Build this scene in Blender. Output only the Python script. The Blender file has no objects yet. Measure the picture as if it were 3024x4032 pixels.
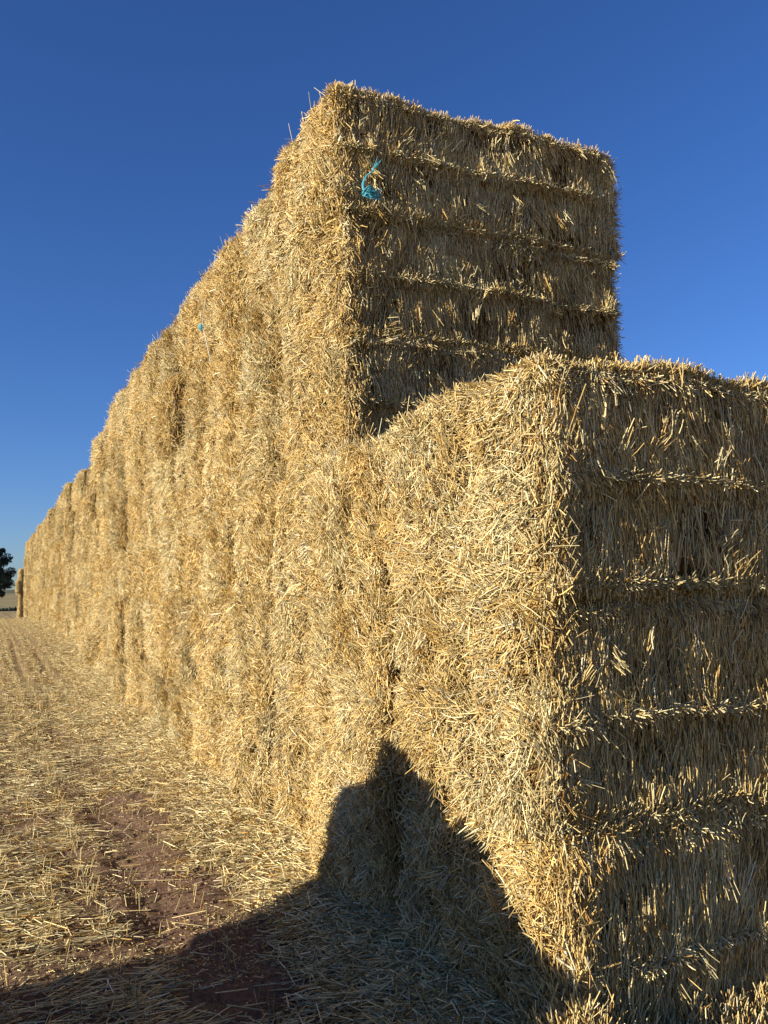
import bpy, math, random
import numpy as np
from mathutils import Vector, Matrix

R = math.radians
scene = bpy.context.scene
COL = scene.collection

# ------------------------------------------------------------------ camera
EYE = 1.83
cam_d = bpy.data.cameras.new('camera')
cam = bpy.data.objects.new('camera', cam_d)
COL.objects.link(cam)
cam_d.sensor_fit = 'VERTICAL'
cam_d.sensor_height = 24.0
cam_d.lens = 24.0 * 3300.0 / 4032.0
cam_d.clip_start = 0.05
cam_d.clip_end = 6000
PITCH, YAW, ROLL = R(5.582), R(25.449), R(-1.0)
mat_cam = (Matrix.Translation((0, 0, EYE)) @ Matrix.Rotation(-YAW, 4, 'Z')
           @ Matrix.Rotation(R(90) + PITCH, 4, 'X') @ Matrix.Rotation(ROLL, 4, 'Z'))
cam.matrix_world = mat_cam
scene.camera = cam

# ------------------------------------------------------------------ light
SUN_EL, SUN_DRIFT = R(15.0), R(2.2)       # the sun shines from -X, drifting a little towards +Y
sd = Vector((math.cos(SUN_EL) * math.cos(SUN_DRIFT), math.cos(SUN_EL) * math.sin(SUN_DRIFT), -math.sin(SUN_EL)))
sun_d = bpy.data.lights.new('sun', 'SUN')
sun = bpy.data.objects.new('sun', sun_d)
COL.objects.link(sun)
sun_d.energy = 5.0
sun_d.angle = R(0.53)
sun_d.color = (1.0, 0.92, 0.75)
sun.rotation_euler = sd.to_track_quat('-Z', 'Y').to_euler()
sun.location = (-20, -3, 12)

world = bpy.data.worlds.new('World')
scene.world = world
world.use_nodes = True
wn, wl = world.node_tree.nodes, world.node_tree.links
wn.clear()
w_out = wn.new('ShaderNodeOutputWorld')
w_bg = wn.new('ShaderNodeBackground')
w_sky = wn.new('ShaderNodeTexSky')
w_sky.sky_type = 'NISHITA'
w_sky.sun_disc = False
w_sky.sun_elevation = SUN_EL
w_sky.sun_rotation = R(-90) - SUN_DRIFT
w_sky.air_density = 1.0
w_sky.dust_density = 0.35
w_sky.ozone_density = 3.0
w_sky.altitude = 300
w_bg.inputs['Strength'].default_value = 0.063
w_hs = wn.new('ShaderNodeHueSaturation')
w_hs.inputs['Saturation'].default_value = 1.13
w_tint = wn.new('ShaderNodeMix')
w_tint.data_type = 'RGBA'; w_tint.blend_type = 'MULTIPLY'
w_tint.inputs[0].default_value = 1.0
w_tint.inputs[7].default_value = (0.67, 0.81, 1.22, 1)      # white balance of the phone picture
wl.new(w_sky.outputs[0], w_hs.inputs['Color'])
wl.new(w_hs.outputs[0], w_tint.inputs[6])
wl.new(w_tint.outputs[2], w_bg.inputs['Color'])
wl.new(w_bg.outputs[0], w_out.inputs['Surface'])

scene.view_settings.view_transform = 'Standard'
scene.view_settings.look = 'None'
scene.view_settings.exposure = 1.0
scene.view_settings.gamma = 1.0
scene.cycles.max_bounces = 6
scene.cycles.diffuse_bounces = 4
scene.cycles.use_fast_gi = False


# ------------------------------------------------------------------ helpers
def tag(o, label=None, cat=None, group=None, kind=None):
    if label: o['label'] = label
    if cat: o['category'] = cat
    if group: o['group'] = group
    if kind: o['kind'] = kind
    return o


def link(o, parent=None):
    COL.objects.link(o)
    if parent is not None:
        o.parent = parent
    return o


class Noise:
    """smooth value noise on a wrapped 3-D lattice"""
    def __init__(self, seed, n=24):
        self.n = n
        self.t = np.random.default_rng(seed).uniform(-1, 1, (n, n, n))

    def __call__(self, P, f):
        p = np.asarray(P) * f + 100.37
        i = np.floor(p).astype(np.int64)
        u = p - i
        u = u * u * (3 - 2 * u)
        n, t = self.n, self.t
        i0 = i % n
        i1 = (i + 1) % n
        x0, y0, z0 = i0[..., 0], i0[..., 1], i0[..., 2]
        x1, y1, z1 = i1[..., 0], i1[..., 1], i1[..., 2]
        a, b, c = u[..., 0], u[..., 1], u[..., 2]
        l = lambda p_, q_, w_: p_ + (q_ - p_) * w_
        return l(l(l(t[x0, y0, z0], t[x1, y0, z0], a), l(t[x0, y1, z0], t[x1, y1, z0], a), b),
                 l(l(t[x0, y0, z1], t[x1, y0, z1], a), l(t[x0, y1, z1], t[x1, y1, z1], a), b), c)


def np_mesh(name, V, F, mat, smooth=True, tint=None, mat_index=None):
    """V (n,3) floats, F (m,k) equal-sized polygons"""
    me = bpy.data.meshes.new(name)
    V = np.ascontiguousarray(V, dtype=np.float32)
    F = np.ascontiguousarray(F, dtype=np.int32)
    m, k = F.shape
    me.vertices.add(len(V))
    me.vertices.foreach_set('co', V.ravel())
    me.loops.add(m * k)
    me.loops.foreach_set('vertex_index', F.ravel())
    me.polygons.add(m)
    me.polygons.foreach_set('loop_start', np.arange(0, m * k, k, dtype=np.int32))
    me.polygons.foreach_set('loop_total', np.full(m, k, dtype=np.int32))
    me.polygons.foreach_set('use_smooth', np.full(m, smooth, dtype=bool))
    if tint is not None:
        a = me.attributes.new('tint', 'FLOAT_COLOR', 'POINT')
        c = np.ones((len(V), 4), dtype=np.float32)
        c[:, :3] = tint
        a.data.foreach_set('color', c.ravel())
    me.update(calc_edges=True)
    me.materials.append(mat)
    return me


def norm(v):
    return v / np.maximum(np.linalg.norm(v, axis=-1, keepdims=True), 1e-9)


def straw_arrays(P, D, L, Rr, tint, rng, bent=0.0):
    """three-sided stalks. P base, D direction, L length, Rr radius; one or two segments each"""
    n = len(P)
    q = rng.normal(size=(n, 3))
    A = norm(np.cross(D, q))
    B = np.cross(D, A)
    segs = 2 if bent > 0 else 1
    C = [P]
    if segs == 2:
        mid = P + D * (L * 0.5)[:, None] + A * (L * bent * rng.normal(size=n))[:, None]
        C.append(mid)
    C.append(P + D * L[:, None])
    rings = []
    for k, c in enumerate(C):
        rr = Rr * (1.0 if k == 0 else (0.97 if k < segs else 0.86))
        for j in range(3):
            a = 2 * math.pi * j / 3
            rings.append(c + A * (rr * math.cos(a))[:, None] + B * (rr * math.sin(a))[:, None])
    m = len(rings)
    V = np.stack(rings, 1).reshape(-1, 3)
    base = (np.arange(n) * m)[:, None]
    F = []
    for k in range(segs):
        for j in range(3):
            a, b = k * 3 + j, k * 3 + (j + 1) % 3
            F.append(np.concatenate([base + a, base + b, base + b + 3, base + a + 3], 1))
    F = np.stack(F, 1).reshape(-1, 4)
    T = np.repeat(tint, m, axis=0)
    return V, F, T


def merge(parts):
    V, F, T, o = [], [], [], 0
    for v, f, t in parts:
        V.append(v); F.append(f + o); T.append(t); o += len(v)
    return np.concatenate(V), np.concatenate(F), np.concatenate(T)


# ------------------------------------------------------------------ materials
def new_mat(name):
    m = bpy.data.materials.new(name)
    m.use_nodes = True
    nt = m.node_tree
    bs = nt.nodes['Principled BSDF']
    return m, nt, nt.nodes, nt.links, bs


def straw_material():
    m, nt, N, L, bs = new_mat('straw')
    at = N.new('ShaderNodeAttribute'); at.attribute_name = 'tint'
    oi = N.new('ShaderNodeObjectInfo')
    mr = N.new('ShaderNodeMapRange')
    mr.inputs['To Min'].default_value = 0.88
    mr.inputs['To Max'].default_value = 1.1
    L.new(oi.outputs['Random'], mr.inputs['Value'])
    hs = N.new('ShaderNodeHueSaturation')
    L.new(mr.outputs[0], hs.inputs['Value'])
    L.new(at.outputs['Color'], hs.inputs['Color'])
    L.new(hs.outputs[0], bs.inputs['Base Color'])
    bs.inputs['Roughness'].default_value = 0.42
    bs.inputs['Specular IOR Level'].default_value = 0.3
    return m


def core_material():
    m, nt, N, L, bs = new_mat('packed_straw')
    tc = N.new('ShaderNodeTexCoord')
    mp = N.new('ShaderNodeMapping'); mp.inputs['Scale'].default_value = (60, 60, 14)
    n1 = N.new('ShaderNodeTexNoise'); n1.inputs['Scale'].default_value = 2.2; n1.inputs['Detail'].default_value = 6
    L.new(tc.outputs['Object'], mp.inputs[0]); L.new(mp.outputs[0], n1.inputs['Vector'])
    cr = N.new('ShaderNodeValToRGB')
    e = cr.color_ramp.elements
    e[0].position = 0.34; e[0].color = (0.06, 0.033, 0.012, 1)  # darkened to stand in for the shade in gaps between stalks
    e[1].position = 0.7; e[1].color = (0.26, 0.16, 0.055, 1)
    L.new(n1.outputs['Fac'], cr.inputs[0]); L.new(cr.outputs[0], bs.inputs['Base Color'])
    bp = N.new('ShaderNodeBump'); bp.inputs['Strength'].default_value = 0.9; bp.inputs['Distance'].default_value = 0.02
    L.new(n1.outputs['Fac'], bp.inputs['Height']); L.new(bp.outputs[0], bs.inputs['Normal'])
    bs.inputs['Roughness'].default_value = 0.8
    bs.inputs['Specular IOR Level'].default_value = 0.15
    return m


def ground_material():
    """reddish brown soil; beyond the reach of the modelled straw the stubble is drawn in as streaky colour"""
    m, nt, N, L, bs = new_mat('field_soil')
    geo = N.new('ShaderNodeNewGeometry')
    sep = N.new('ShaderNodeSeparateXYZ'); L.new(geo.outputs['Position'], sep.inputs[0])

    def noise(scale, detail=4, vec=None, rough=0.55):
        n = N.new('ShaderNodeTexNoise'); n.inputs['Scale'].default_value = scale
        n.inputs['Detail'].default_value = detail; n.inputs['Roughness'].default_value = rough
        L.new(vec if vec is not None else geo.outputs['Position'], n.inputs['Vector'])
        return n.outputs['Fac']

    def ramp(fac, stops):
        c = N.new('ShaderNodeValToRGB')
        e = c.color_ramp.elements
        e[0].position, e[0].color = stops[0][0], (*stops[0][1], 1)
        e[1].position, e[1].color = stops[-1][0], (*stops[-1][1], 1)
        for p, col in stops[1:-1]:
            k = e.new(p); k.color = (*col, 1)
        L.new(fac, c.inputs[0])
        return c.outputs[0]

    def mix(f, a, b):
        x = N.new('ShaderNodeMix'); x.data_type = 'RGBA'
        if isinstance(f, float): x.inputs[0].default_value = f
        else: L.new(f, x.inputs[0])
        L.new(a, x.inputs[6]); L.new(b, x.inputs[7])
        return x.outputs[2]

    def mapr(v, a, b, c=0.0, d=1.0):
        x = N.new('ShaderNodeMapRange'); L.new(v, x.inputs[0])
        x.inputs[1].default_value, x.inputs[2].default_value = a, b
        x.inputs[3].default_value, x.inputs[4].default_value = c, d
        return x.outputs[0]

    fine = noise(38, 8, rough=0.7)
    soil = ramp(fine, [(0.3, (0.12, 0.07, 0.045)), (0.55, (0.27, 0.165, 0.11)), (0.75, (0.40, 0.26, 0.18))])
    # chaff and broken straw on the soil
    mp = N.new('ShaderNodeMapping'); mp.inputs['Scale'].default_value = (22, 70, 30); mp.inputs['Rotation'].default_value = (0, 0, 0.3)
    L.new(geo.outputs['Position'], mp.inputs[0])
    st = noise(1.0, 5, mp.outputs[0])
    straw = ramp(st, [(0.36, (0.24, 0.15, 0.07)), (0.5, (0.50, 0.37, 0.18)), (0.66, (0.68, 0.53, 0.29))])
    # rows running along the stack
    mp2 = N.new('ShaderNodeMapping'); mp2.inputs['Scale'].default_value = (3.6, 0.06, 1)
    L.new(geo.outputs['Position'], mp2.inputs[0])
    rows = noise(1.0, 2, mp2.outputs[0])
    dist = mapr(sep.outputs[1], 7.0, 20.0, 0.0, 0.75)
    patch = noise(1.3, 3)
    side = mapr(sep.outputs[0], 1.75, 2.1, 0.0, 0.9)  # this and the next: straw colour added for warm bounce onto end flank
    back = mapr(sep.outputs[1], 2.3, 1.9, 0.0, 0.8)
    mx = N.new('ShaderNodeMath'); mx.operation = 'MAXIMUM'; L.new(side, mx.inputs[0]); L.new(back, mx.inputs[1])
    mx2 = N.new('ShaderNodeMath'); mx2.operation = 'MAXIMUM'; L.new(dist, mx2.inputs[0]); L.new(mx.outputs[0], mx2.inputs[1])
    dist = mx2.outputs[0]
    cov = N.new('ShaderNodeMath'); cov.operation = 'ADD'; cov.use_clamp = True
    L.new(dist, cov.inputs[0]); L.new(mapr(patch, 0.42, 0.66, 0.0, 0.3), cov.inputs[1])
    col = mix(cov.outputs[0], soil, straw)
    dark = ramp(rows, [(0.38, (0.62, 0.54, 0.45)), (0.55, (1, 1, 1))])
    mul = N.new('ShaderNodeMix'); mul.data_type = 'RGBA'; mul.blend_type = 'MULTIPLY'
    L.new(mapr(sep.outputs[1], 10, 22, 0, 0.8), mul.inputs[0]); L.new(col, mul.inputs[6]); L.new(dark, mul.inputs[7])
    # far paddocks: olive straw, darker on the ridge
    farn = noise(0.02, 3)
    far = ramp(farn, [(0.35, (0.27, 0.21, 0.10)), (0.65, (0.36, 0.28, 0.135))])
    col2 = mix(mapr(sep.outputs[1], 75, 130), mul.outputs[2], far)
    ridge = N.new('ShaderNodeRGB'); ridge.outputs[0].default_value = (0.15, 0.145, 0.085, 1)
    col3 = mix(mapr(sep.outputs[1], 299, 304), col2, ridge.outputs[0])
    L.new(col3, bs.inputs['Base Color'])
    bp = N.new('ShaderNodeBump'); bp.inputs['Strength'].default_value = 1.0; bp.inputs['Distance'].default_value = 0.05
    L.new(fine, bp.inputs['Height']); L.new(bp.outputs[0], bs.inputs['Normal'])
    bs.inputs['Roughness'].default_value = 0.95
    bs.inputs['Specular IOR Level'].default_value = 0.1
    return m


def plain(name, col, rough=0.5, metal=0.0, noise_amt=0.15, scale=40):
    m, nt, N, L, bs = new_mat(name)
    n = N.new('ShaderNodeTexNoise'); n.inputs['Scale'].default_value = scale
    tc = N.new('ShaderNodeTexCoord'); L.new(tc.outputs['Object'], n.inputs['Vector'])
    c = N.new('ShaderNodeValToRGB')
    e = c.color_ramp.elements
    e[0].position, e[1].position = 0.3, 0.7
    e[0].color = tuple(v * (1 - noise_amt) for v in col) + (1,)
    e[1].color = tuple(min(1, v * (1 + noise_amt)) for v in col) + (1,)
    L.new(n.outputs['Fac'], c.inputs[0]); L.new(c.outputs[0], bs.inputs['Base Color'])
    bs.inputs['Roughness'].default_value = rough
    bs.inputs['Metallic'].default_value = metal
    return m


M_STRAW = straw_material()
M_CORE = core_material()
M_GROUND = ground_material()
M_TWINE = plain('blue_twine', (0.06, 0.34, 0.43), 0.5, scale=200)
M_TWINE_PALE = plain('weathered_twine', (0.42, 0.40, 0.36), 0.7, scale=200)
M_LEAF = plain('tree_leaves', (0.035, 0.05, 0.022), 0.6, noise_amt=0.4, scale=3)
M_BARK = plain('tree_bark', (0.07, 0.05, 0.035), 0.9)

PALE = np.array([0.86, 0.73, 0.40])
GOLD = np.array([0.76, 0.52, 0.18])
ORNG = np.array([0.50, 0.28, 0.075])
GREY = np.array([0.62, 0.52, 0.31])
WHITE = np.array([0.90, 0.82, 0.58])


def tints(n, rng, clump, warm=0.0):
    """clump in -1..1 (low = golden, high = pale)"""
    k = np.clip(0.5 + 0.75 * clump + rng.normal(0, 0.28, n) - warm, 0, 1)[:, None]
    c = GOLD * (1 - k) + PALE * k
    r = rng.random(n)[:, None]
    c = np.where(r < 0.10 + 0.1 * np.broadcast_to(warm, (n,))[:, None], ORNG, c)
    c = np.where((r > 0.90), GREY, c)
    c = np.where((r > 0.975), WHITE, c)
    return c * np.clip(rng.normal(0.70, 0.21, n), 0.2, 1.08)[:, None]


# ------------------------------------------------------------------ one straw bale
BL, BW, BH = 2.5, 1.24, 0.91       # depth into the stack, width along the wall, height


class BaleShape:
    """a rounded, lumpy block centred on its own origin; the -X side faces the field"""
    def __init__(self, seed, rough=1.0, ledge=0.0, bulge=0.035, r=(0.08, 0.075, 0.05)):
        self.nz = Noise(seed)
        self.rough, self.ledge, self.bulge = rough, ledge, bulge
        self.hx, self.hy, self.hz = BL / 2, BW / 2, BH / 2
        self.lz = ((seed * 37) % 11 - 5) * 0.007
        self.r = np.array(r)

    def surf(self, p):
        """p on the outer box -> rounded, displaced point and normal"""
        h = np.array([self.hx, self.hy, self.hz])
        q = np.clip(p, -(h - self.r), h - self.r)
        d = (p - q) / self.r
        n = norm(d)
        P = q + n * self.r
        n = norm(n / self.r)
        a = self.rough
        low = 1 - 0.75 * np.abs(n[:, 1])
        disp = a * (0.045 * low * self.nz(P, 2.3) + 0.036 * self.nz(P + 7.1, 5.5) * (0.2 + 0.8 * low) + 0.024 * (0.35 + 0.65 * low) * self.nz(P + 3.3, 13.0) + 0.010 * self.nz(P + 1.3, 29.0))
        # hollows where a wad of straw has pulled out
        pit = np.clip(self.nz(P + 21.7, 4.3) - 0.38, 0, 1)
        disp = disp - 0.17 * pit * (0.25 + 0.75 * np.clip(-n[:, 0], 0, 1))
        # the field side is plump in the middle
        fr = np.clip(-n[:, 0], 0, 1)
        u, v = P[:, 1] / self.hy, P[:, 2] / self.hz
        disp = disp + fr * self.bulge * (1.2 - 1.0 * np.abs(u) ** 2.5 - 0.8 * np.abs(v) ** 4)
        if self.ledge:
            e = np.clip(np.abs(n[:, 1]), 0, 1)
            for zc, amt in ((0.0, 1.0), (-self.hz, 0.25)):
                w = self.nz(np.stack([P[:, 0], P[:, 0] * 0, P[:, 0] * 0 + zc], 1), 2.1)
                t = (P[:, 2] - zc - self.lz * (zc == 0) - 0.03 * w) / 0.16
                s = np.where(t > 0, np.exp(-t * 1.6), np.exp(t * 9.0) * 1.0)
                under = np.where((t < 0) & (t > -0.9), -0.7 * np.sin(np.clip(-t / 0.9, 0, 1) * math.pi), 0)
                disp = disp + e * amt * self.ledge * (s + under) * (0.65 + 0.5 * w)
        return P + n * disp[:, None], n

    def core(self, name):
        """closed grid box mapped through surf"""
        nx, ny, nzc = 44, 26, 20
        Vs, Fs, o = [], [], 0
        h = np.array([self.hx, self.hy, self.hz])
        cnt = [nx, ny, nzc]
        for ax in range(3):
            b, c = [(1, 2), (2, 0), (0, 1)][ax]
            for s in (-1, 1):
                ub = np.linspace(-1, 1, cnt[b] + 1); vc = np.linspace(-1, 1, cnt[c] + 1)
                # denser towards edges so the rounding is followed
                ub = np.sign(ub) * (1 - (1 - np.abs(ub)) ** 1.35); vc = np.sign(vc) * (1 - (1 - np.abs(vc)) ** 1.35)
                U, W = np.meshgrid(ub, vc, indexing='ij')
                p = np.zeros((U.size, 3))
                p[:, ax] = s * h[ax]; p[:, b] = U.ravel() * h[b]; p[:, c] = W.ravel() * h[c]
                P, n = self.surf(p)
                Vs.append(P - n * 0.05)
                i = np.arange(cnt[b])[:, None] * (cnt[c] + 1) + np.arange(cnt[c])[None, :]
                i = i.ravel()
                q = np.stack([i, i + cnt[c] + 1, i + cnt[c] + 2, i + 1], 1)
                if s < 0:
                    q = q[:, ::-1]
                Fs.append(q + o); o += len(P)
        V, F = np.concatenate(Vs), np.concatenate(Fs)
        # weld the six sides into one closed skin
        key = np.round(V, 4)
        _, first, inv = np.unique(key, axis=0, return_index=True, return_inverse=True)
        inv = inv.ravel()
        return np_mesh(name, V[first], inv[F], M_CORE)


def clustered(n, k, rng, box, spread):
    """sample points around k cluster centres inside a 2-D box; returns uv and the cluster index"""
    (u0, u1), (v0, v1) = box
    cu, cv = rng.uniform(u0, u1, k), rng.uniform(v0, v1, k)
    idx = rng.integers(0, k, n)
    u = cu[idx] + rng.normal(0, spread, n)
    v = cv[idx] + rng.normal(0, spread, n)
    bad = (u < u0) | (u > u1) | (v < v0) | (v > v1)
    u[bad] = rng.uniform(u0, u1, bad.sum()); v[bad] = rng.uniform(v0, v1, bad.sum())
    return u, v, idx


def field_side(S, n, rng, lmin=0.04, lmax=0.13, rad=0.0027, k=70, bent=True):
    """tousled straw on the side that faces the field (-X), wrapping round its edges"""
    u, v, idx = clustered(n, k, rng, ((-S.hy, S.hy), (-S.hz, S.hz)), 0.06)
    p = np.stack([np.full(n, -S.hx), u, v], 1)
    # some stalks sit on the edge roundings
    m = rng.random(n) < 0.16
    p[m, 0] += rng.uniform(0, 0.16, m.sum())
    e = rng.random(m.sum())
    pm = p[m]
    pm[:, 1] = np.where(e < 0.3, -S.hy, np.where(e < 0.6, S.hy, pm[:, 1]))
    pm[:, 2] = np.where((e >= 0.6) & (e < 0.85), S.hz, np.where(e >= 0.85, -S.hz, pm[:, 2]))
    p[m] = pm
    P, N = S.surf(p)
    ang_c = rng.uniform(0, 2 * math.pi, k)
    tilt_c = rng.uniform(0.05, 0.75, k)
    tone_c = rng.normal(0, 0.5, k)
    flow = S.nz(P + 11.3, 1.7) * math.pi * 1.3
    own = rng.random(n) < 0.72
    ang = np.where(own, ang_c[idx] * 0.5 + flow + rng.normal(0, 0.34, n), rng.uniform(0, 2 * math.pi, n))
    # near the seams between bales the stalks hang upright
    seam = np.clip((np.abs(p[:, 1]) / S.hy - 0.80) / 0.2, 0, 1)
    ang = np.where(rng.random(n) < seam * 0.7, rng.normal(0, 0.3, n) + math.pi * rng.integers(0, 2, n), ang)
    tilt = np.where(own, tilt_c[idx], rng.uniform(0.0, 0.6, n)) + rng.normal(0, 0.15, n)
    tilt = np.clip(tilt, -0.1, 1.2)
    z = np.array([0, 0, 1.0])
    t1 = norm(z - N * (N @ z)[:, None] + 1e-5)
    t2 = np.cross(N, t1)
    D = norm(t1 * np.cos(ang)[:, None] + t2 * np.sin(ang)[:, None] + N * np.tan(np.clip(tilt, -0.1, 1.15))[:, None])
    Lg = rng.uniform(lmin, lmax, n) * np.where(rng.random(n) < 0.04, 1.8, 1.0)
    base = P - D * (Lg * rng.uniform(0.25, 0.5, n))[:, None] + N * (0.018 - 0.062 * rng.random(n) ** 1.3)[:, None]
    tone = 0.8 * S.nz(P, 2.6) + 0.6 * tone_c[idx] * own
    T = tints(n, rng, tone, warm=0.12 + 0.25 * seam)
    Rr = rad * rng.uniform(0.55, 1.2, n) * np.where(rng.random(n) < 0.04, 1.7, 1.0)
    return split_straw(base, D, Lg, Rr, T, rng, bent)


def split_straw(base, D, Lg, Rr, T, rng, bent=True):
    if not bent:
        return [straw_arrays(base, D, Lg, Rr, T, rng)]
    b = (Lg > 0.085) & (rng.random(len(Lg)) < 0.3)
    out = [straw_arrays(base[~b], D[~b], Lg[~b], Rr[~b], T[~b], rng)]
    if b.any():
        out.append(straw_arrays(base[b], D[b], Lg[b], Rr[b], T[b], rng, bent=0.07))
    return out


def end_side(S, n, rng, x0, x1, lmin=0.06, lmax=0.2, rad=0.0027, ledges=1500):
    """upright straw on the long flank (-Y), with rims of cut ends at mid height and at the foot"""
    k = 80
    u, v, idx = clustered(n, k, rng, ((x0, x1), (-S.hz, S.hz)), 0.07)
    p = np.stack([u, np.full(n, -S.hy), v], 1)
    P, N = S.surf(p)
    ang_c = rng.normal(0, 0.24, k)
    tone_c = rng.normal(0, 0.5, k)
    own = rng.random(n) < 0.7
    ang = np.where(own, ang_c[idx], 0) + S.nz(P + 5.2, 2.2) * 0.3 + rng.normal(0, 0.17, n)
    wild = rng.random(n) < 0.07
    ang = np.where(wild, rng.uniform(-1.6, 1.6, n), ang)
    corner = np.clip((-S.hx + 0.5 - P[:, 0]) / 0.5, 0, 1)
    tilt = rng.normal(0.01, 0.045, n) + wild * rng.uniform(0, 0.5, n) + corner * rng.uniform(-0.05, 0.22, n)
    z = np.array([0, 0, 1.0])
    t1 = norm(z - N * (N @ z)[:, None] + 1e-5)
    t2 = np.cross(N, t1)
    sgn = np.where(rng.random(n) < 0.5, 1, -1)
    D = norm((t1 * np.cos(ang)[:, None] + t2 * np.sin(ang)[:, None]) * sgn[:, None] + N * np.tan(tilt)[:, None])
    Lg = rng.uniform(lmin, lmax, n) * np.where(wild, 0.6, 1.0)
    base = P - D * (Lg * 0.5)[:, None] + N * (0.006 - 0.034 * rng.random(n))[:, None]
    T = tints(n, rng, 0.5 * S.nz(P, 3.0) + 0.3 * tone_c[idx], warm=0.05)
    Rr = rad * rng.uniform(0.6, 1.2, n)
    parts = split_straw(base, D, Lg, Rr, T, rng)
    if ledges:
        for zc, frac in ((0.0, 1.0), (-S.hz + 0.03, 0.7), (S.hz - 0.05, 0.35)):
            q = int(ledges * frac)
            x = rng.uniform(x0, x1, q)
            w = S.nz(np.stack([x, x * 0, x * 0 + (0 if zc == 0 else -S.hz)], 1), 2.1)
            dens = S.nz(np.stack([x, x * 0 + 3, x * 0], 1), 4.0)
            keep = rng.random(q) < np.clip(0.45 + 0.9 * dens, 0.08, 1)
            x, w = x[keep], w[keep]; q = len(x)
            zz = zc + (S.lz if zc == 0 else 0) + 0.03 * w + rng.normal(0.008, 0.013, q)
            P, N = S.surf(np.stack([x, np.full(q, -S.hy), zz], 1))
            cl = S.nz(P + 2.2, 9.0) * 1.3
            D = norm(np.stack([cl + rng.normal(0, 0.55, q), -np.abs(rng.normal(0.75, 0.35, q)), rng.normal(-0.25, 0.5, q)], 1))
            Lg = rng.uniform(0.03, 0.085, q)
            base = P - D * (Lg * 0.45)[:, None] + N * rng.uniform(-0.01, 0.006, q)[:, None]
            T = tints(q, rng, np.full(q, 0.5)) * 1.05
            parts.append(straw_arrays(base, D, Lg, rad * rng.uniform(0.8, 1.3, q), T, rng))
    return parts


def tufts(S, groups, per, rng, side, x0=-1.25, x1=1.25, rad=0.003):
    """wads of stalks that have worked loose and fan out from one root"""
    n = groups * per
    g = np.repeat(np.arange(groups), per)
    if side == 'end':
        cx = x0 + (x1 - x0) * rng.random(groups) ** 1.6
        c = np.stack([cx, np.full(groups, -S.hy), rng.uniform(-S.hz, S.hz, groups)], 1)
    else:
        c = np.stack([np.full(groups, -S.hx), rng.uniform(-S.hy, S.hy, groups), rng.uniform(-S.hz, S.hz, groups)], 1)
    P, N = S.surf(c)
    a = rng.normal(0, 0.7, groups) + math.pi * (rng.random(groups) < 0.6)
    z = np.array([0, 0, 1.0])
    t1 = norm(z - N * (N @ z)[:, None] + 1e-5); t2 = np.cross(N, t1)
    D0 = norm(t1 * np.cos(a)[:, None] + t2 * np.sin(a)[:, None] + N * rng.uniform(0.15, 0.6, groups)[:, None])
    D = norm(D0[g] + rng.normal(0, 0.2, (n, 3)))
    Lg = rng.uniform(0.04, 0.105, n)
    base = P[g] + rng.normal(0, 0.022, (n, 3)) - D * (Lg * 0.25)[:, None]
    return [straw_arrays(base, D, Lg, rad * rng.uniform(0.7, 1.2, n), tints(n, rng, rng.normal(0.3, 0.5, groups)[g]), rng, bent=0.05)]


def top_side(S, n, rng, x0, x1, y0=None, y1=None, rad=0.0027, rim=0.5, wildness=0.5):
    y0 = -S.hy if y0 is None else y0
    y1 = S.hy if y1 is None else y1
    x, y = rng.uniform(x0, x1, n), rng.uniform(y0, y1, n)
    e = rng.random(n)
    x = np.where(e < rim * 0.4, x0 + np.abs(rng.normal(0, 0.05, n)), x)
    y = np.where((e > 1 - rim * 0.6), y0 + np.abs(rng.normal(0, 0.05, n)), y)
    P, N = S.surf(np.stack([x, y, np.full(n, S.hz)], 1))
    ang = rng.uniform(0, 2 * math.pi, n)
    up = np.abs(rng.normal(0.35, wildness, n))
    D = norm(np.stack([np.cos(ang), np.sin(ang), up], 1) + N * 0.25)
    Lg = rng.uniform(0.04, 0.12, n)
    base = P - D * (Lg * 0.4)[:, None]
    T = tints(n, rng, S.nz(P, 3.0) * 0.5, warm=0.35)
    return [straw_arrays(base, D, Lg, rad * rng.uniform(0.7, 1.2, n), T, rng)]


def rim_upright(S, n, rng, x0, x1, rad=0.0027):
    """stalk ends standing up along the -Y top edge, seen against the sky"""
    x = rng.uniform(x0, x1, n)
    P, N = S.surf(np.stack([x, -S.hy + np.abs(rng.normal(0, 0.035, n)), np.full(n, S.hz)], 1))
    D = norm(np.stack([rng.normal(0, 0.28, n), rng.normal(-0.12, 0.3, n), np.full(n, 1.0)], 1))
    Lg = rng.uniform(0.05, 0.13, n)
    base = P - D * (Lg * rng.uniform(0.4, 0.9, n))[:, None]
    return [straw_arrays(base, D, Lg, rad * rng.uniform(0.7, 1.2, n), tints(n, rng, np.full(n, 0.1), warm=0.2), rng)]


def spikes(S, n, rng, rad=0.0024):
    """single long stalks poking out at random"""
    p = np.stack([np.full(n, -S.hx), rng.uniform(-S.hy, S.hy, n), rng.uniform(-S.hz, S.hz, n)], 1)
    P, N = S.surf(p)
    D = norm(N * rng.uniform(0.1, 0.9, n)[:, None] + rng.normal(0, 0.7, (n, 3)))
    D = np.where((np.sum(D * N, 1) < 0)[:, None], -D, D)
    Lg = rng.uniform(0.10, 0.24, n)
    return [straw_arrays(P - D * 0.03, D, Lg, rad * rng.uniform(0.7, 1.1, n), tints(n, rng, np.full(n, 0.4)), rng, bent=0.05)]


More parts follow.
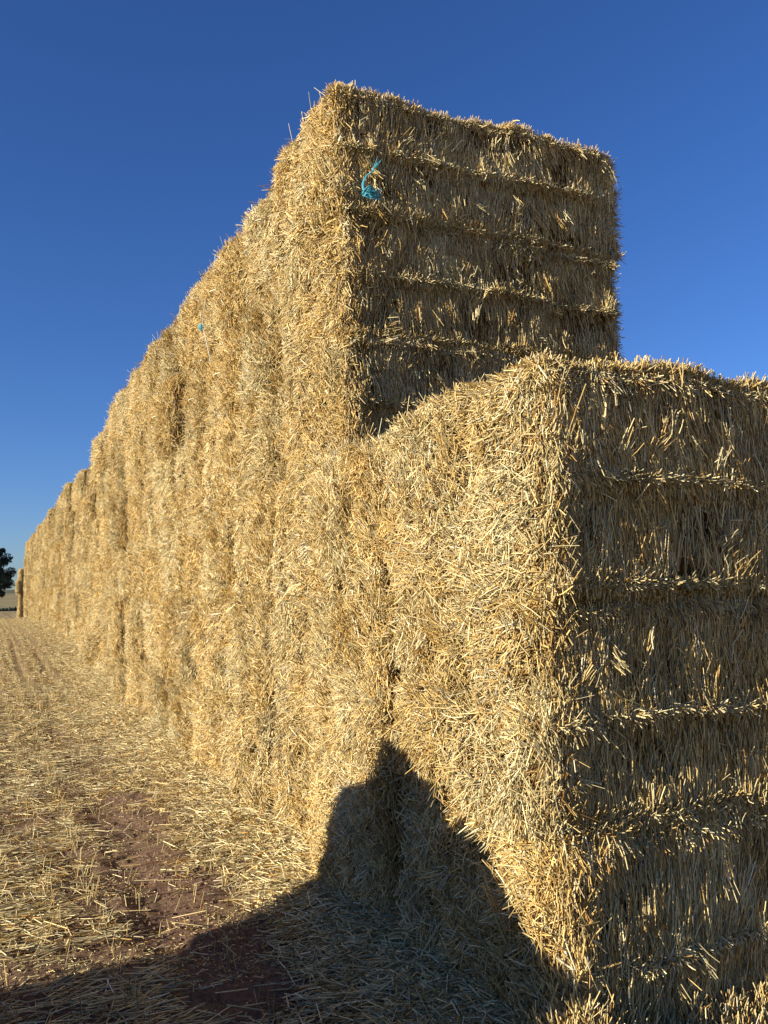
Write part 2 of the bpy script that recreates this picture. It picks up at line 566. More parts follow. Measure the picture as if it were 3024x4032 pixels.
def make_variant(kind, seed):
    rng = np.random.default_rng(seed)
    ledge = 0.032 if kind in ('near', 'tall') else 0.0
    S = BaleShape(seed, rough=1.0, ledge=ledge, bulge=0.03,
                  r=(0.07, 0.05, 0.062) if kind in ('wall', 'far') else (0.08, 0.08, 0.06))
    core = S.core('bale_core')
    hx, hy = S.hx, S.hy
    parts = []
    if kind == 'near':            # corner bales by the camera: two sides close up
        parts += field_side(S, 14000, rng, 0.035, 0.13, 0.0027, k=150)
        parts += end_side(S, 18500, rng, -hx, -hx + 1.5, 0.05, 0.17, 0.0026, ledges=2200)
        parts += top_side(S, 4200, rng, -hx, -hx + 1.6)
        parts += rim_upright(S, 2300, rng, -hx, -hx + 1.6)
        parts += tufts(S, 20, 26, rng, 'end', -hx, -hx + 1.5, 0.0026)
        parts += tufts(S, 30, 20, rng, 'field', rad=0.0028)
        parts += spikes(S, 60, rng)
    elif kind == 'second':        # next to the corner
        parts += tufts(S, 30, 20, rng, 'field', rad=0.0028)
        parts += field_side(S, 13500, rng, 0.035, 0.13, 0.0028, k=150)
        parts += top_side(S, 3500, rng, -hx, -hx + 1.0, rim=0.3)
        parts += spikes(S, 60, rng)
    elif kind == 'tall':          # end of the high stack
        parts += field_side(S, 8500, rng, 0.04, 0.13, 0.0035, k=130)
        parts += end_side(S, 17000, rng, -hx, hx, 0.05, 0.16, 0.0031, ledges=3000)
        parts += top_side(S, 2500, rng, -hx, hx, rim=0.9)
        parts += tufts(S, 34, 20, rng, 'end', -hx, hx, 0.0034)
        parts += tufts(S, 22, 18, rng, 'field', rad=0.0034)
        parts += rim_upright(S, 1900, rng, -hx, hx, rad=0.003)
        # frayed far end of the flank
        n = 1500
        P, N = S.surf(np.stack([np.full(n, hx), rng.uniform(-hy, -hy + 0.3, n), rng.uniform(-S.hz, S.hz, n)], 1))
        D = norm(N * 0.7 + rng.normal(0, 0.6, (n, 3)))
        Lg = rng.uniform(0.04, 0.12, n)
        parts.append(straw_arrays(P - D * 0.03, D, Lg, 0.0028 * rng.uniform(0.7, 1.2, n), tints(n, rng, np.zeros(n)), rng))
        parts += spikes(S, 50, rng)
    else:                         # bales further along the wall
        parts += field_side(S, 8000 if kind == 'wall' else 4200, rng, 0.045, 0.15 if kind == 'wall' else 0.19, 0.0037 if kind == 'wall' else 0.0055, k=130, bent=False)
        parts += end_side(S, 1500, rng, -hx, -hx + 0.45, 0.05, 0.15, 0.003, ledges=0)
        parts += top_side(S, 900, rng, -hx, -hx + 0.8, rad=0.003, rim=0.8)
        parts += spikes(S, 40, rng, rad=0.0028)
    V, F, T = merge(parts)
    coat = np_mesh('bale_straw', V, F, M_STRAW, smooth=True, tint=T)
    return core, coat, S


def put_bale(variant, loc, rot=(0, 0, 0), scale=(1, 1, 1), label=None):
    core, coat, S = variant
    b = bpy.data.objects.new('straw_bale', core)
    link(b)
    b.location, b.rotation_euler, b.scale = loc, rot, scale
    tag(b, label, 'bale', 'square straw bales stacked in the long wall')
    c = bpy.data.objects.new('loose_straw', coat)
    link(c, b)
    c['kind'] = 'stuff'
    return b


# ------------------------------------------------------------------ ground
def ground_z(x, y):
    """broad lie of the land: level by the stack, rising gently, a dip, then the far ridge"""
    x, y = np.asarray(x, float), np.asarray(y, float)
    ys = [-400, 15, 22, 28, 36, 70, 95, 120, 300, 301, 430, 470, 900, 6000]
    zs = [0, 0, 0.08, 0.32, 0.5, 0.5, 0.44, 0.4, 4.0, 4.02, 7.0, 6.4, 2, -40]
    z = np.interp(y, ys, zs)
    return z + 0.02 * np.clip(y - 120, 0, 400) * 0.0


WALL_Y = [2.51, 5.1, 9, 12, 16, 20, 27, 35, 45, 66, 80]
WALL_X = [1.93, 2.12, 2.14, 2.08, 2.22, 2.42, 2.62, 2.72, 2.72, 2.66, 2.6]


def wall_x(y):
    return np.interp(y, WALL_Y, WALL_X)


gn = Noise(5, 32)


def ground_fine(x, y):
    x, y = np.asarray(x, float), np.asarray(y, float)
    P = np.stack([x, y, x * 0], -1)
    hollow = -0.14 * np.clip((x - 1.95) / 0.35, 0, 1) * np.clip((2.95 - y) / 0.35, 0, 1) * np.clip((y + 1) / 2, 0, 1)
    near = np.clip((30 - np.hypot(x, y)) / 20, 0, 1)
    d = wall_x(y) - x
    berm = 0.20 * np.clip(1 - d / 0.8, 0, 1) ** 1.7 * (y > 1.5)
    clod = 0.022 * gn(P, 3.1) + 0.015 * gn(P + 3, 11.0) + 0.011 * gn(P + 9, 27.0)
    # shallow wheel track beside the stack
    tr = -0.02 * np.exp(-((d - 1.15) / 0.16) ** 2)
    return ground_z(x, y) + hollow + near * (clod + tr) + berm * np.clip((70 - y) / 10, 0, 1)


def axis(dense0, dense1, step, lo, hi, grow=1.16):
    a = list(np.arange(dense0, dense1, step))
    s, v = step, a[-1]
    while v < hi:
        s *= grow; v += s; a.append(v)
    s, v = step, a[0]
    pre = []
    while v > lo:
        s *= grow; v -= s; pre.append(v)
    return np.array(pre[::-1] + a)


gx = axis(-0.6, 2.3, 0.03, -2500, 2500)
gy = axis(2.4, 9.5, 0.036, -1500, 5000, 1.06)
GX, GY = np.meshgrid(gx, gy, indexing='ij')
GZ = ground_fine(GX, GY)
gi = (np.arange(len(gx) - 1)[:, None] * len(gy) + np.arange(len(gy) - 1)[None, :]).ravel()
GF = np.stack([gi, gi + len(gy), gi + len(gy) + 1, gi + 1], 1)
g_me = np_mesh('ground', np.stack([GX.ravel(), GY.ravel(), GZ.ravel()], 1), GF, M_GROUND)
ground = bpy.data.objects.new('ground', g_me)
link(ground)
tag(ground, 'reddish brown harvested field rising to a low ridge', kind='structure')

# ------------------------------------------------------------------ the bales
ORD = ['first', 'second', 'third', 'fourth', 'fifth', 'sixth', 'seventh', 'eighth', 'ninth', 'tenth', 'eleventh',
       'twelfth', 'thirteenth', 'fourteenth', 'fifteenth', 'sixteenth', 'seventeenth', 'eighteenth', 'nineteenth', 'twentieth']
TENS = {20: 'twenty', 30: 'thirty', 40: 'forty'}


def ordinal(k):
    if k <= 20:
        return ORD[k - 1]
    t, u = divmod(k, 10)
    if u == 0:
        return {3: 'thirtieth', 4: 'fortieth', 5: 'fiftieth'}[t]
    return TENS[t * 10] + '-' + ORD[u - 1]


LAYER = ['bottom layer', 'second layer up', 'third layer up', 'fourth layer up', 'fifth layer up', 'top layer']
rnd = random.Random(11)
LH = 0.902

near_v = [make_variant('near', s) for s in (101, 102, 103)]
second_v = [make_variant('second', s) for s in (111, 112)]
tall_v = [make_variant('tall', s) for s in (121, 122, 123)]
wall_v = [make_variant('wall', s) for s in (131, 132, 133, 134, 135, 136)]
far_v = [make_variant('far', s) for s in (141, 142, 143, 144, 145)]

# the low front stack: two columns, three bales high
near_lab = ['bottom corner bale of the low front stack, its foot in the shadow',
            'middle corner bale of the low front stack at eye height',
            'topmost corner bale of the low front stack with bright bristling rim']
sec_lab = ['bottom bale between corner column and tall stack, largely in the cast shadow',
           'middle bale of the column between front corner and tall stack',
           'top bale of the low column right against the tall stack']
for k in range(3):
    z = LH * (k + 0.5)
    put_bale(near_v[k], (1.885 + BL / 2 + [0.045, 0.01, 0.02][k], 2.60 + 0.64, z - (0.055 if k == 0 else 0)), (0, 0, R([0.6, -0.5, 0.3][k])), (1, [1.0, 1.01, 1.05][k], 1.12 if k == 0 else 1), near_lab[k])
    v = second_v[k % 2]
    flip = k == 2
    put_bale(v, (1.925 + BL / 2 + [0.0, -0.01, 0.03][k], 4.01 + 0.59, z), (math.pi if flip else 0, 0, R([-0.8, 0.6, 0.2][k])), (1, [0.92, 0.91, 0.97][k], 1), sec_lab[k])

# the tall stack: its end column shows its flank above the low stack
tall_lab = ['bottom bale of the tall stack\'s end column, behind the low stack',
            'second bale up in the tall stack\'s end column, beside the low stack',
            'third bale up in the tall stack\'s end column, beside the low stack\'s top',
            'fourth bale up in the end column, its flank half behind the low stack',
            'fifth bale up in the end column, under the bale with blue twine',
            'topmost bale of the tall end column with a frayed blue twine knot']
ends = []
for k in range(6):
    z = LH * (k + 0.5)
    dx = [-0.08, -0.07, -0.03, 0.02, 0.0, -0.01][k]
    v = tall_v[[0, 1, 2, 0, 1, 2][k]]
    b = put_bale(v, (2.13 + BL / 2 + dx, 5.15 + 0.62 + [0, 0, 0.02, -0.01, 0.03, 0.0][k], z - (0.015 if k == 5 else 0)),
                 (0, R(-1.2) if k == 5 else 0, R([0.5, -0.4, 0.3, 0.8, -0.6, 0.4][k])), ([0.99, 0.99, 0.995, 0.99, 0.975, 1.02][k], [1.02, 1.0, 1.04, 1.01, 1.05, 1.02][k], 1), tall_lab[k])
    ends.append(b)

# the wall running away along the field edge: 47 further columns, six high
pitch = 1.27
ycol = 5.15 + 1.27
for c in range(1, 48):
    yc = ycol + (c - 1) * pitch + 0.62
    x = float(wall_x(yc))
    gz = float(ground_z(0, yc))
    xo_col = rnd.uniform(-0.06, 0.06)
    for k in range(6):
        z = gz + LH * (k + 0.5)
        dx = rnd.gauss(0, 0.035) + xo_col
        dy = rnd.gauss(0, 0.04)
        if k >= 3:
            dx += rnd.gauss(0, 0.04)
        if yc < 10.6:
            dx += [-0.06, -0.04, -0.01, 0.04, 0.07, 0.09][k]
        if c <= 3:
            dx = 0.4 * dx + [-0.06, -0.03, 0, 0.01, 0.03, 0.0][k]
        if k == 5 and c > 3:
            dx += rnd.choice([0, 0, 0.04, -0.06])
        if c > 20 and k == 5: dx = 0.5 * dx
        if c == 20 and k == 5: dx -= 0.12
        if c == 22 and k in (4, 5): dx -= 0.12
        if c in (24,) and k < 3: dy += 0.22       # a dark open joint low in the wall
        if c in (25,) and k < 3: dy += 0.20
        if c in (26,) and k < 3: dy += 0.12
        if c > 11 and rnd.random() < 0.10: dx += 0.16
        if 8 < c < 30 and rnd.random() < 0.06: dx -= 0.08
        if c == 8 and k == 0: dx += 0.06
        if c == 12 and k == 0: dx -= 0.08
        v = wall_v[rnd.randrange(6)] if c < 11 else far_v[rnd.randrange(5)]
        flip = rnd.random() < 0.5
        put_bale(v, (x + BL / 2 + dx, yc + dy, z),
                 (math.pi if flip else 0, R(rnd.gauss(0, 0.4)), R(rnd.gauss(0, 2.0))),
                 (1, rnd.uniform(1.0, 1.045), 1.0),
                 'sunlit straw bale in the %s, %s column beyond the tall end column' % (LAYER[k], ordinal(c)))

# a lower pile of four bales just past the far end of the wall
for k in range(4):
    yc = 68.2
    put_bale(far_v[k], (2.30 + BL / 2 + [0, 0.03, -0.16, 0.02][k], yc, 0.5 + LH * (k + 0.5)), (0, R(3 if k == 2 else 0), R(rnd.gauss(0, 1))), (1, 1, 1),
             ['lowest', 'second lowest', 'tilted second highest', 'highest'][k] + ' bale of the short pile past the wall\'s far end')


# ------------------------------------------------------------------ twine
def tube(points, rad, sides=5):
    pts = [Vector(p) for p in points]
    # Catmull-Rom refinement
    fine = []
    for i in range(len(pts) - 1):
        p0, p1, p2, p3 = pts[max(i - 1, 0)], pts[i], pts[i + 1], pts[min(i + 2, len(pts) - 1)]
        for s in range(4):
            t = s / 4
            fine.append(0.5 * ((2 * p1) + (p2 - p0) * t + (2 * p0 - 5 * p1 + 4 * p2 - p3) * t * t + (3 * p1 - p0 - 3 * p2 + p3) * t ** 3))
    fine.append(pts[-1])
    V, F = [], []
    for i, p in enumerate(fine):
        d = (fine[min(i + 1, len(fine) - 1)] - fine[max(i - 1, 0)]).normalized()
        a = d.orthogonal().normalized(); b = d.cross(a)
        for j in range(sides):
            t = 2 * math.pi * j / sides
            V.append(p + a * math.cos(t) * rad + b * math.sin(t) * rad)
    for i in range(len(fine) - 1):
        for j in range(sides):
            a, b = i * sides + j, i * sides + (j + 1) % sides
            F.append((a, b, b + sides, a + sides))
    return np.array([tuple(v) for v in V]), np.array(F)


def twine_part(name, strands, mat, bale, label):
    V, F, o = [], [], 0
    for pts, r in strands:
        v, f = tube(pts, r)
        V.append(v); F.append(f + o); o += len(v)
    me = np_mesh(name, np.concatenate(V), np.concatenate(F), mat)
    ob = bpy.data.objects.new(name, me)
    link(ob, bale)
    bpy.context.view_layer.update()
    ob.matrix_parent_inverse = bale.matrix_world.inverted()
    ob['label'] = label


ry = 5.03
tw = [(2.40, ry + 0.06, 4.83), (2.375, ry, 4.795), (2.345, ry - 0.02, 4.75), (2.335, ry - 0.025, 4.725), (2.29, ry - 0.03, 4.685), (2.262, ry - 0.03, 4.63), (2.262, ry - 0.03, 4.59), (2.27, ry - 0.035, 4.575)]
strands = [(tw, 0.0055), ([(x + 0.006, y - 0.004, z + 0.004) for x, y, z in tw], 0.0035)]
tr = random.Random(4)
for i in range(42):
    x0, z0 = 2.265 + tr.uniform(-0.01, 0.03), 4.565 + tr.uniform(-0.02, 0.02)
    x1, z1 = 2.265 + tr.uniform(0.06, 0.135), 4.585 + tr.uniform(-0.05, 0.03)
    strands.append(([(x0, ry - 0.02, z0), ((x0 + x1) / 2, ry - tr.uniform(0.025, 0.06), (z0 + z1) / 2 + tr.uniform(-0.03, 0.03)), (x1, ry - tr.uniform(0.0, 0.05), z1)], tr.uniform(0.0015, 0.0035)))
for i in range(10):
    t = tr.choice(tw[:3])
    strands.append(([t, (t[0] + tr.uniform(0.0, 0.05), t[1] - 0.02, t[2] + tr.uniform(0.0, 0.06))], 0.0015))
twine_part('twine', strands, M_TWINE, ends[5], 'frayed bright blue twine with a loose end')

# a second knot and its faded strand on the sunlit wall
wall_bales = [o for o in COL.objects if o.name.startswith('straw_bale')]


def nearest_bale(p):
    return min(wall_bales, key=lambda o: (o.location.y - p[1]) ** 2 + (o.location.z - p[2]) ** 2 * 1.5)


wx = float(wall_x(8.6)) - 0.085
st = [([(wx, 8.66, 5.0), (wx - 0.015, 8.7, 4.86), (wx - 0.02, 8.71, 4.72), (wx - 0.02, 8.6, 4.58), (wx - 0.01, 8.5, 4.4), (wx, 8.44, 4.26)], 0.0045)]
twine_part('twine', st, M_TWINE_PALE, nearest_bale((0, 8.6, 4.9)), 'faded grey twine hanging down the bale')
kn = []
for i in range(22):
    p = Vector((wx - 0.03, 8.71, 4.71))
    kn.append(([p + Vector((tr.uniform(-.02, .02), tr.uniform(-.03, .03), tr.uniform(-.03, .03))), p + Vector((-0.02, tr.uniform(-.03, .03), tr.uniform(-.03, .03))),
                p + Vector((tr.uniform(-.03, .0), tr.uniform(-.06, .06), tr.uniform(-.05, .05)))], 0.003))
twine_part('twine_knot', kn, M_TWINE, nearest_bale((0, 8.6, 4.9)), 'small blue knot of twine')


# ------------------------------------------------------------------ loose straw and stubble on the ground
def lie_on(x, y):
    return ground_fine(x, y)


def litter():
    rng = np.random.default_rng(77)
    parts = []

    def batch(n, x, y, lmin, lmax, rad, up=0.12, along=0.0, warm=0.0, lift=0.01):
        ang = np.where(rng.random(n) < along, rng.normal(0.1, 0.35, n), rng.uniform(0, 2 * math.pi, n))
        D = norm(np.stack([np.cos(ang), np.sin(ang), rng.normal(0, up, n)], 1))
        Lg = rng.uniform(lmin, lmax, n)
        P = np.stack([x, y, lie_on(x, y) + rng.uniform(0.002, 0.002 + lift, n)], 1) - D * (Lg * 0.5)[:, None]
        T = tints(n, rng, 0.4 * gn(P, 1.2) + 0.4, warm=warm) * 1.1
        parts.append(straw_arrays(P, D, Lg, rad * rng.uniform(0.7, 1.25, n), T, rng))

    # patchy scatter over the field, thick by the stack, with bare soil in the wheel track
    n = 100000
    y = 2.6 + (rng.random(n) ** 1.7) * 17
    x = rng.uniform(-0.5, 1.0, n) * (1 + y * 0.0) ; d = rng.random(n) * (2.4 + y * 0.02)
    x = wall_x(y) + 0.05 - d
    P = np.stack([x, y, x * 0], 1)
    pat = gn(P * np.array([1.6, 0.45, 1]), 1.4) * 0.7 + gn(P + 4, 4.2) * 0.5
    cover = np.where(d < 0.5, 0.8, np.interp(d, [0.5, 0.9, 1.25, 1.5, 2.4], [0.6, 0.08, 0.0, 0.16, 0.2]))
    # the track is barest close to the camera
    cover = np.where((d > 0.75), cover + np.interp(y, [4, 7, 12, 20], [-0.08, 0.02, 0.22, 0.5]), cover)
    keep = rng.random(n) < np.clip(cover + np.where(d > 0.7, 0.7 * pat, 0.25 * pat), 0.015, 1)
    x, y, d = x[keep], y[keep], d[keep]
    batch(len(x), x, y, 0.04, 0.2, 0.0031, along=0.6, lift=0.03)
    # chaff and broken bits
    n = 30000
    y = 2.6 + (rng.random(n) ** 1.6) * 9
    x = wall_x(y) + 0.05 - rng.random(n) * 2.4
    keep = rng.random(n) < np.clip(0.55 + 0.9 * gn(np.stack([x, y, x * 0 + 8], 1), 2.2), 0.08, 1)
    x, y = x[keep], y[keep]
    batch(len(x), x, y, 0.008, 0.03, 0.0024, up=0.3, warm=0.2, lift=0.008)
    # the heap against the foot of the bales
    n = 26000
    y = 2.6 + (rng.random(n) ** 1.5) * 22
    d = np.abs(rng.normal(0, 0.3, n))
    x = wall_x(y) + 0.03 - d
    batch(n, x, y, 0.04, 0.17, 0.0033, up=0.3, warm=0.1, lift=0.05)
    # straw drifted against the foot of the end flank
    n = 9000
    x = rng.uniform(1.75, 3.4, n); dd = np.abs(rng.normal(0, 0.16, n)); y = 2.6 - dd
    D = norm(np.stack([rng.normal(0, 0.5, n), rng.normal(0.1, 0.4, n), rng.normal(0.9, 0.5, n)], 1))
    Lg = rng.uniform(0.06, 0.19, n)
    P = np.stack([x, y, lie_on(x, y) + np.clip(0.12 - 0.5 * dd, 0, 1) * rng.random(n)], 1) - D * (Lg * 0.3)[:, None]
    parts.append(straw_arrays(P, D, Lg, 0.003 * rng.uniform(0.7, 1.2, n), tints(n, rng, np.zeros(n), warm=0.1), rng))
    V, F, T = merge(parts)
    o = bpy.data.objects.new('straw_litter', np_mesh('straw_litter', V, F, M_STRAW, tint=T))
    link(o)
    tag(o, 'pale loose straw strewn over the soil beside the stack', 'straw', kind='stuff')


def far_litter():
    """coarser straw further up the field"""
    rng = np.random.default_rng(78)
    n = 60000
    y = 12 + (rng.random(n) ** 1.3) * 58
    x = wall_x(y) + 0.1 - rng.random(n) * (2.6 + y * 0.015)
    row = np.cos(2 * math.pi * (x + 0.12 * gn(np.stack([y * 0.1, y * 0, y * 0], 1), 1.0)) / 0.62)
    keep = (rng.random(n) < 0.32 + 0.6 * row) | (wall_x(y) - x < 0.7)
    x, y = x[keep], y[keep]; n = len(x)
    ang = np.where(rng.random(n) < 0.3, rng.normal(0.1, 0.5, n), rng.uniform(0, 2 * math.pi, n))
    D = norm(np.stack([np.cos(ang), np.sin(ang), rng.normal(0.05, 0.25, n)], 1))
    Lg = rng.uniform(0.06, 0.2, n)
    P = np.stack([x, y, lie_on(x, y) + rng.uniform(0.0, 0.03, n)], 1) - D * (Lg * 0.5)[:, None]
    V, F, T = straw_arrays(P, D, Lg, 0.0055 * rng.uniform(0.7, 1.2, n), tints(n, rng, 0.4 * gn(P, 1.2) + 0.2), rng)
    o = bpy.data.objects.new('straw_litter', np_mesh('straw_litter', V, F, M_STRAW, tint=T))
    link(o)
    tag(o, 'thin straw cover on the field further along the wall', 'straw', kind='stuff')


def stubble():
    rng = np.random.default_rng(79)
    n = 30000
    y = 2.6 + (rng.random(n) ** 1.25) * 62
    row = rng.integers(-9, 11, n)
    x = row * 0.26 + 0.13 + rng.normal(0, 0.028, n) + 0.05 * gn(np.stack([y * 0.2, row, y * 0], 1), 1.0)
    d = wall_x(y) - x
    tuft = gn(np.stack([x, y, x * 0 + 3], 1), 5.0)
    k = (d > 0.55) & (rng.random(n) < np.where(tuft > -0.1, 1, 0.25)) & ((np.abs(d - 1.15) > 0.2) | (y > 14) | (rng.random(n) < 0.25))
    x, y = x[k], y[k]; n = len(x)
    D = norm(np.stack([rng.normal(0, 0.28, n), rng.normal(0, 0.28, n), np.ones(n)], 1))
    Lg = rng.uniform(0.05, 0.14, n)
    P = np.stack([x, y, lie_on(x, y) - 0.01], 1)
    V, F, T = straw_arrays(P, D, Lg, np.where(y > 14, 0.0036, 0.0023) * rng.uniform(0.7, 1.2, n), tints(n, rng, np.full(n, 0.0), warm=0.1), rng)
    o = bpy.data.objects.new('stubble', np_mesh('stubble', V, F, M_STRAW, tint=T))
    link(o)
    tag(o, 'short upright wheat stubble in rows along the field', 'stubble', kind='stuff')


def clods():
    rng = np.random.default_rng(80)
    n = 5200
    y = 3.0 + rng.random(n) ** 1.5 * 9
    x = wall_x(y) - 0.55 - rng.random(n) * 1.6
    c = np.stack([x, y, lie_on(x, y)], 1)
    o8 = np.array([[1, 0, 0], [0, 1, 0], [-1, 0, 0], [0, -1, 0], [0, 0, .8], [0, 0, -.8]])
    r = 0.004 + 0.016 * rng.random(n) ** 4
    V = c[:, None, :] + o8[None] * r[:, None, None] * rng.uniform(0.6, 1.3, (n, 6, 1))
    f8 = np.array([[0, 1, 4], [1, 2, 4], [2, 3, 4], [3, 0, 4], [1, 0, 5], [2, 1, 5], [3, 2, 5], [0, 3, 5]])
    F = (f8[None] + (np.arange(n) * 6)[:, None, None]).reshape(-1, 3)
    o = bpy.data.objects.new('soil_crumbs', np_mesh('soil_crumbs', V.reshape(-1, 3), F, M_GROUND, smooth=False))
    link(o)
    tag(o, 'small crumbs of red brown soil on the bare patches', 'soil', kind='stuff')


litter()
clods()
far_litter()
stubble()


# ------------------------------------------------------------------ trees and a low dark strip far off
def tree(name, base, height, crown_r, crown_c, nclump, nleaf, leaf, seed, label, cat='tree'):
    rng = np.random.default_rng(seed)
    root = bpy.data.objects.new(name, None)
    link(root); root.location = base; root.empty_display_size = 0.5
    tag(root, label, cat)
    # trunk and limbs
    strands = [([(0, 0, -0.2), (0.05, 0, height * 0.25), (-0.05, 0.05, height * 0.55), (0.05, 0, height * 0.85)], height * 0.022)]
    cs = []
    for i in range(nclump):
        v = norm(rng.normal(size=(1, 3)))[0] * rng.random() ** 0.45
        c = np.array([v[0] * crown_r[0], v[1] * crown_r[0], crown_c + v[2] * crown_r[1]])
        cs.append(c)
        if i % 3 == 0:
            strands.append(([(0, 0, height * rng.uniform(0.2, 0.5)), tuple(c * np.array([0.4, 0.4, 0.75])), tuple(c)], height * 0.007))
    V, F, o = [], [], 0
    for pts, r in strands:
        v, f = tube(pts, r); V.append(v); F.append(f + o); o += len(v)
    t = bpy.data.objects.new('trunk', np_mesh('trunk', np.concatenate(V), np.concatenate(F), M_BARK)); link(t, root)
    cs = np.array(cs)
    idx = rng.integers(0, nclump, nleaf)
    size = crown_r[0] * rng.uniform(0.12, 0.3, nclump)
    C = cs[idx] + norm(rng.normal(size=(nleaf, 3))) * (size[idx] * rng.random(nleaf) ** 0.4)[:, None]
    a = norm(rng.normal(size=(nleaf, 3))); b = norm(np.cross(a, rng.normal(size=(nleaf, 3))))
    s = (leaf * rng.uniform(0.6, 1.3, nleaf))[:, None]
    V = np.stack([C - a * s, C - b * s * 0.45, C + a * s, C + b * s * 0.45], 1).reshape(-1, 3)
    F = np.arange(nleaf * 4).reshape(-1, 4)
    c = bpy.data.objects.new('crown', np_mesh('crown', V, F, M_LEAF, smooth=False)); link(c, root)
    return root


tree('gum_tree', (0.0, 105, 0.42), 8.2, (2.7, 3.5), 4.5, 110, 34000, 0.13, 3, 'dark leafy tree standing left of the far end of the bale wall')
tree('distant_tree', (13.1, 428, 6.9), 2.6, (1.0, 0.9), 1.7, 14, 900, 0.16, 4, 'tiny round tree on the ridge right of the dark tree')


def far_strip():
    rng = np.random.default_rng(9)
    n = 16000
    x = rng.uniform(-25, 14, n); y = 122 + rng.normal(0, 0.4, n)  # low band of small dark faces along the field boundary
    z = ground_z(x, y) + np.abs(rng.normal(0, 0.16, n))
    C = np.stack([x, y, z], 1)
    a = norm(rng.normal(size=(n, 3))); b = norm(np.cross(a, rng.normal(size=(n, 3))))
    s = 0.11
    V = np.stack([C - a * s, C - b * s, C + a * s, C + b * s], 1).reshape(-1, 3)
    o = bpy.data.objects.new('scrub', np_mesh('scrub', V, np.arange(n * 4).reshape(-1, 4), M_LEAF, smooth=False))
    link(o); tag(o, 'low dark strip between the stubble field and the far paddock', 'scrub', kind='stuff')


far_strip()


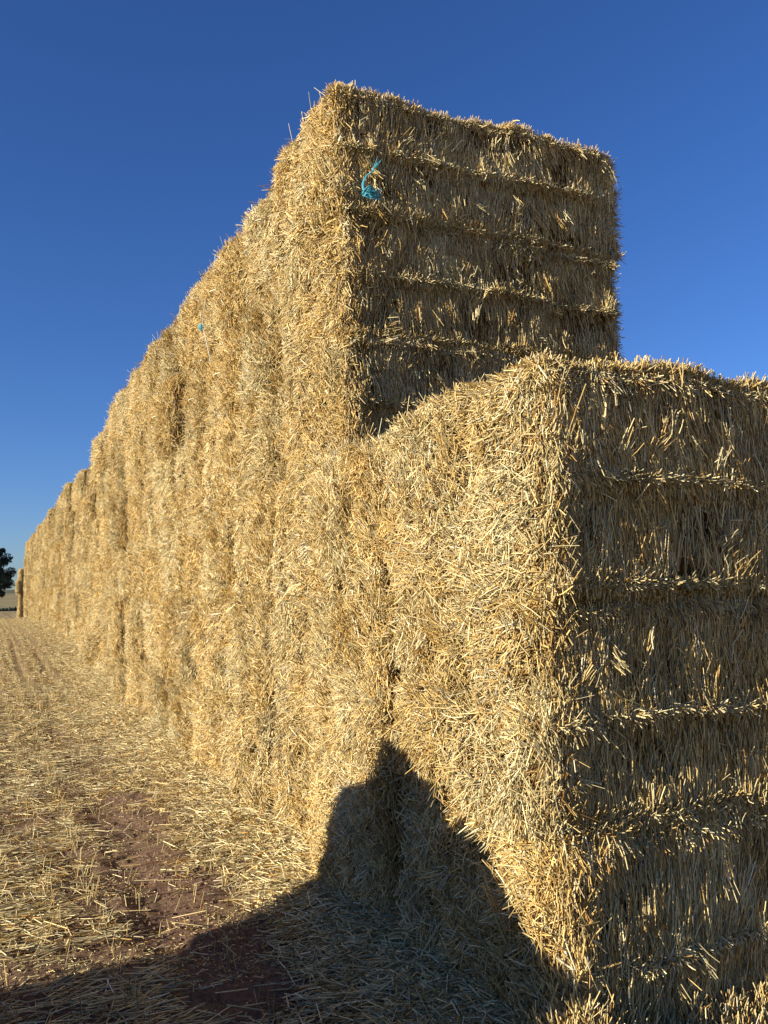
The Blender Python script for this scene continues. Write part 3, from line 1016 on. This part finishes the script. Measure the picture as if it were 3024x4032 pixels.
# ------------------------------------------------------------------ the vehicle whose shadow falls on the ground and the bales
def vehicle():
    root = bpy.data.objects.new('parked_car', None)
    link(root); root.location = (-1.55, 2.5, 0)
    tag(root, 'four wheel drive wagon parked beside the stack, casting the foreground shadow', 'car')
    M_PAINT = plain('car_paint', (0.06, 0.065, 0.07), 0.3, noise_amt=0.02)
    M_GLASS = plain('dark_glass', (0.02, 0.025, 0.03), 0.08, noise_amt=0.1)
    M_RUB = plain('rubber', (0.03, 0.03, 0.03), 0.8)
    M_RIM = plain('alloy', (0.5, 0.5, 0.5), 0.35, 0.9)
    # side profile (y, z): the front points to -Y
    prof = [(-2.25, 0.42), (-2.30, 0.65), (-2.22, 0.78), (-1.6, 0.84), (-0.75, 0.85), (-0.05, 1.02), (0.35, 1.23), (0.75, 1.52), (1.05, 1.76), (1.30, 1.86), (1.40, 1.86),
            (1.46, 1.80), (1.52, 1.56), (1.72, 1.54), (1.94, 1.46), (2.12, 1.33), (2.25, 1.14), (2.16, 0.97), (1.78, 0.84), (1.76, 0.62), (1.88, 0.40)]
    secs = [(-0.86, 0.0), (-0.90, 0.0), (-0.62, 0.0)]
    # cross-section: half width depends on height (tumblehome)
    def half(z):
        return float(np.interp(z, [0.4, 0.9, 1.15, 1.8], [0.84, 0.88, 0.86, 0.64]))
    n = len(prof)
    V, F = [], []
    cols = [-1, -0.93, 0, 0.93, 1]
    for sx in cols:
        for (y, z) in prof:
            drop = 0.035 if abs(sx) == 1 else 0.0
            cy = sum(p[0] for p in prof) / n
            V.append((half(z) * sx, y * (0.985 if abs(sx) == 1 else 1), z - (drop if z > 0.7 else -drop)))
    for c in range(len(cols) - 1):
        for i in range(n):
            a, b = c * n + i, c * n + (i + 1) % n
            F.append((a, b, b + n, a + n))
    me = bpy.data.meshes.new('body')
    me.from_pydata(V, [], F + [tuple(range(n))[::-1], tuple(range((len(cols) - 1) * n, len(cols) * n))])
    me.materials.append(M_PAINT); me.update()
    link(bpy.data.objects.new('body', me), root)

    def panel(name, pts, mat, parent):
        m = bpy.data.meshes.new(name)
        k = len(pts)
        P = [Vector(p) for p in pts]
        nn = (P[1] - P[0]).cross(P[2] - P[0]).normalized() * 0.012
        m.from_pydata([p + nn for p in P] + [p - nn for p in P], [],
                      [tuple(range(k)), tuple(range(2 * k - 1, k - 1, -1))] + [(i, (i + 1) % k, (i + 1) % k + k, i + k) for i in range(k)])
        m.materials.append(mat)
        o = bpy.data.objects.new(name, m); link(o, parent)
        return o
    for s in (-1, 1):
        w = lambda z: s * (half(z) + 0.004)
        panel('window', [(w(1.18), 0.2, 1.18), (w(1.18), 0.75, 1.18), (w(1.56), 0.75, 1.56), (w(1.3), 0.38, 1.30)], M_GLASS, root)
        panel('window', [(w(1.24), 0.82, 1.24), (w(1.24), 1.85, 1.24), (w(1.46), 1.75, 1.46), (w(1.70), 1.42, 1.70), (w(1.70), 0.82, 1.70)], M_GLASS, root)
        panel('mirror', [(s * 0.9, -0.05, 1.2), (s * 1.06, -0.05, 1.2), (s * 1.06, -0.05, 1.36), (s * 0.9, -0.05, 1.36)], M_PAINT, root)
        panel('headlight', [(s * 0.55, -2.32, 0.63), (s * 0.8, -2.3, 0.63), (s * 0.8, -2.27, 0.75), (s * 0.55, -2.27, 0.75)], M_RIM, root)
    panel('windscreen', [(-0.75, -0.05, 1.14), (0.75, -0.05, 1.14), (0.62, 0.72, 1.61), (-0.62, 0.72, 1.61)], M_GLASS, root)
    for yy in (-1.42, 1.62):
        for s in (-1, 1):
            V, F = [], []
            N_ = 28
            ring = [(0.20, -0.11), (0.345, -0.11), (0.375, -0.07), (0.375, 0.07), (0.345, 0.11), (0.20, 0.11)]
            for i in range(N_):
                a = 2 * math.pi * i / N_
                for r_, x_ in ring:
                    V.append((x_, r_ * math.cos(a), r_ * math.sin(a)))
            k = len(ring)
            for i in range(N_):
                for j in range(k):
                    F.append((i * k + j, i * k + (j + 1) % k, ((i + 1) % N_) * k + (j + 1) % k, ((i + 1) % N_) * k + j))
            m = bpy.data.meshes.new('wheel'); m.from_pydata(V, [], F); m.materials.append(M_RUB); m.update()
            o = bpy.data.objects.new('wheel', m); link(o, root); o.location = (s * 0.78, yy, 0.375)
            V = [(s * 0.06, 0, 0)] + [(s * 0.1, 0.205 * math.cos(2 * math.pi * i / 20), 0.205 * math.sin(2 * math.pi * i / 20)) for i in range(20)]
            m = bpy.data.meshes.new('rim'); m.from_pydata(V, [], [(0, 1 + i, 1 + (i + 1) % 20) for i in range(20)]); m.materials.append(M_RIM)
            link(bpy.data.objects.new('rim', m), o)


vehicle()
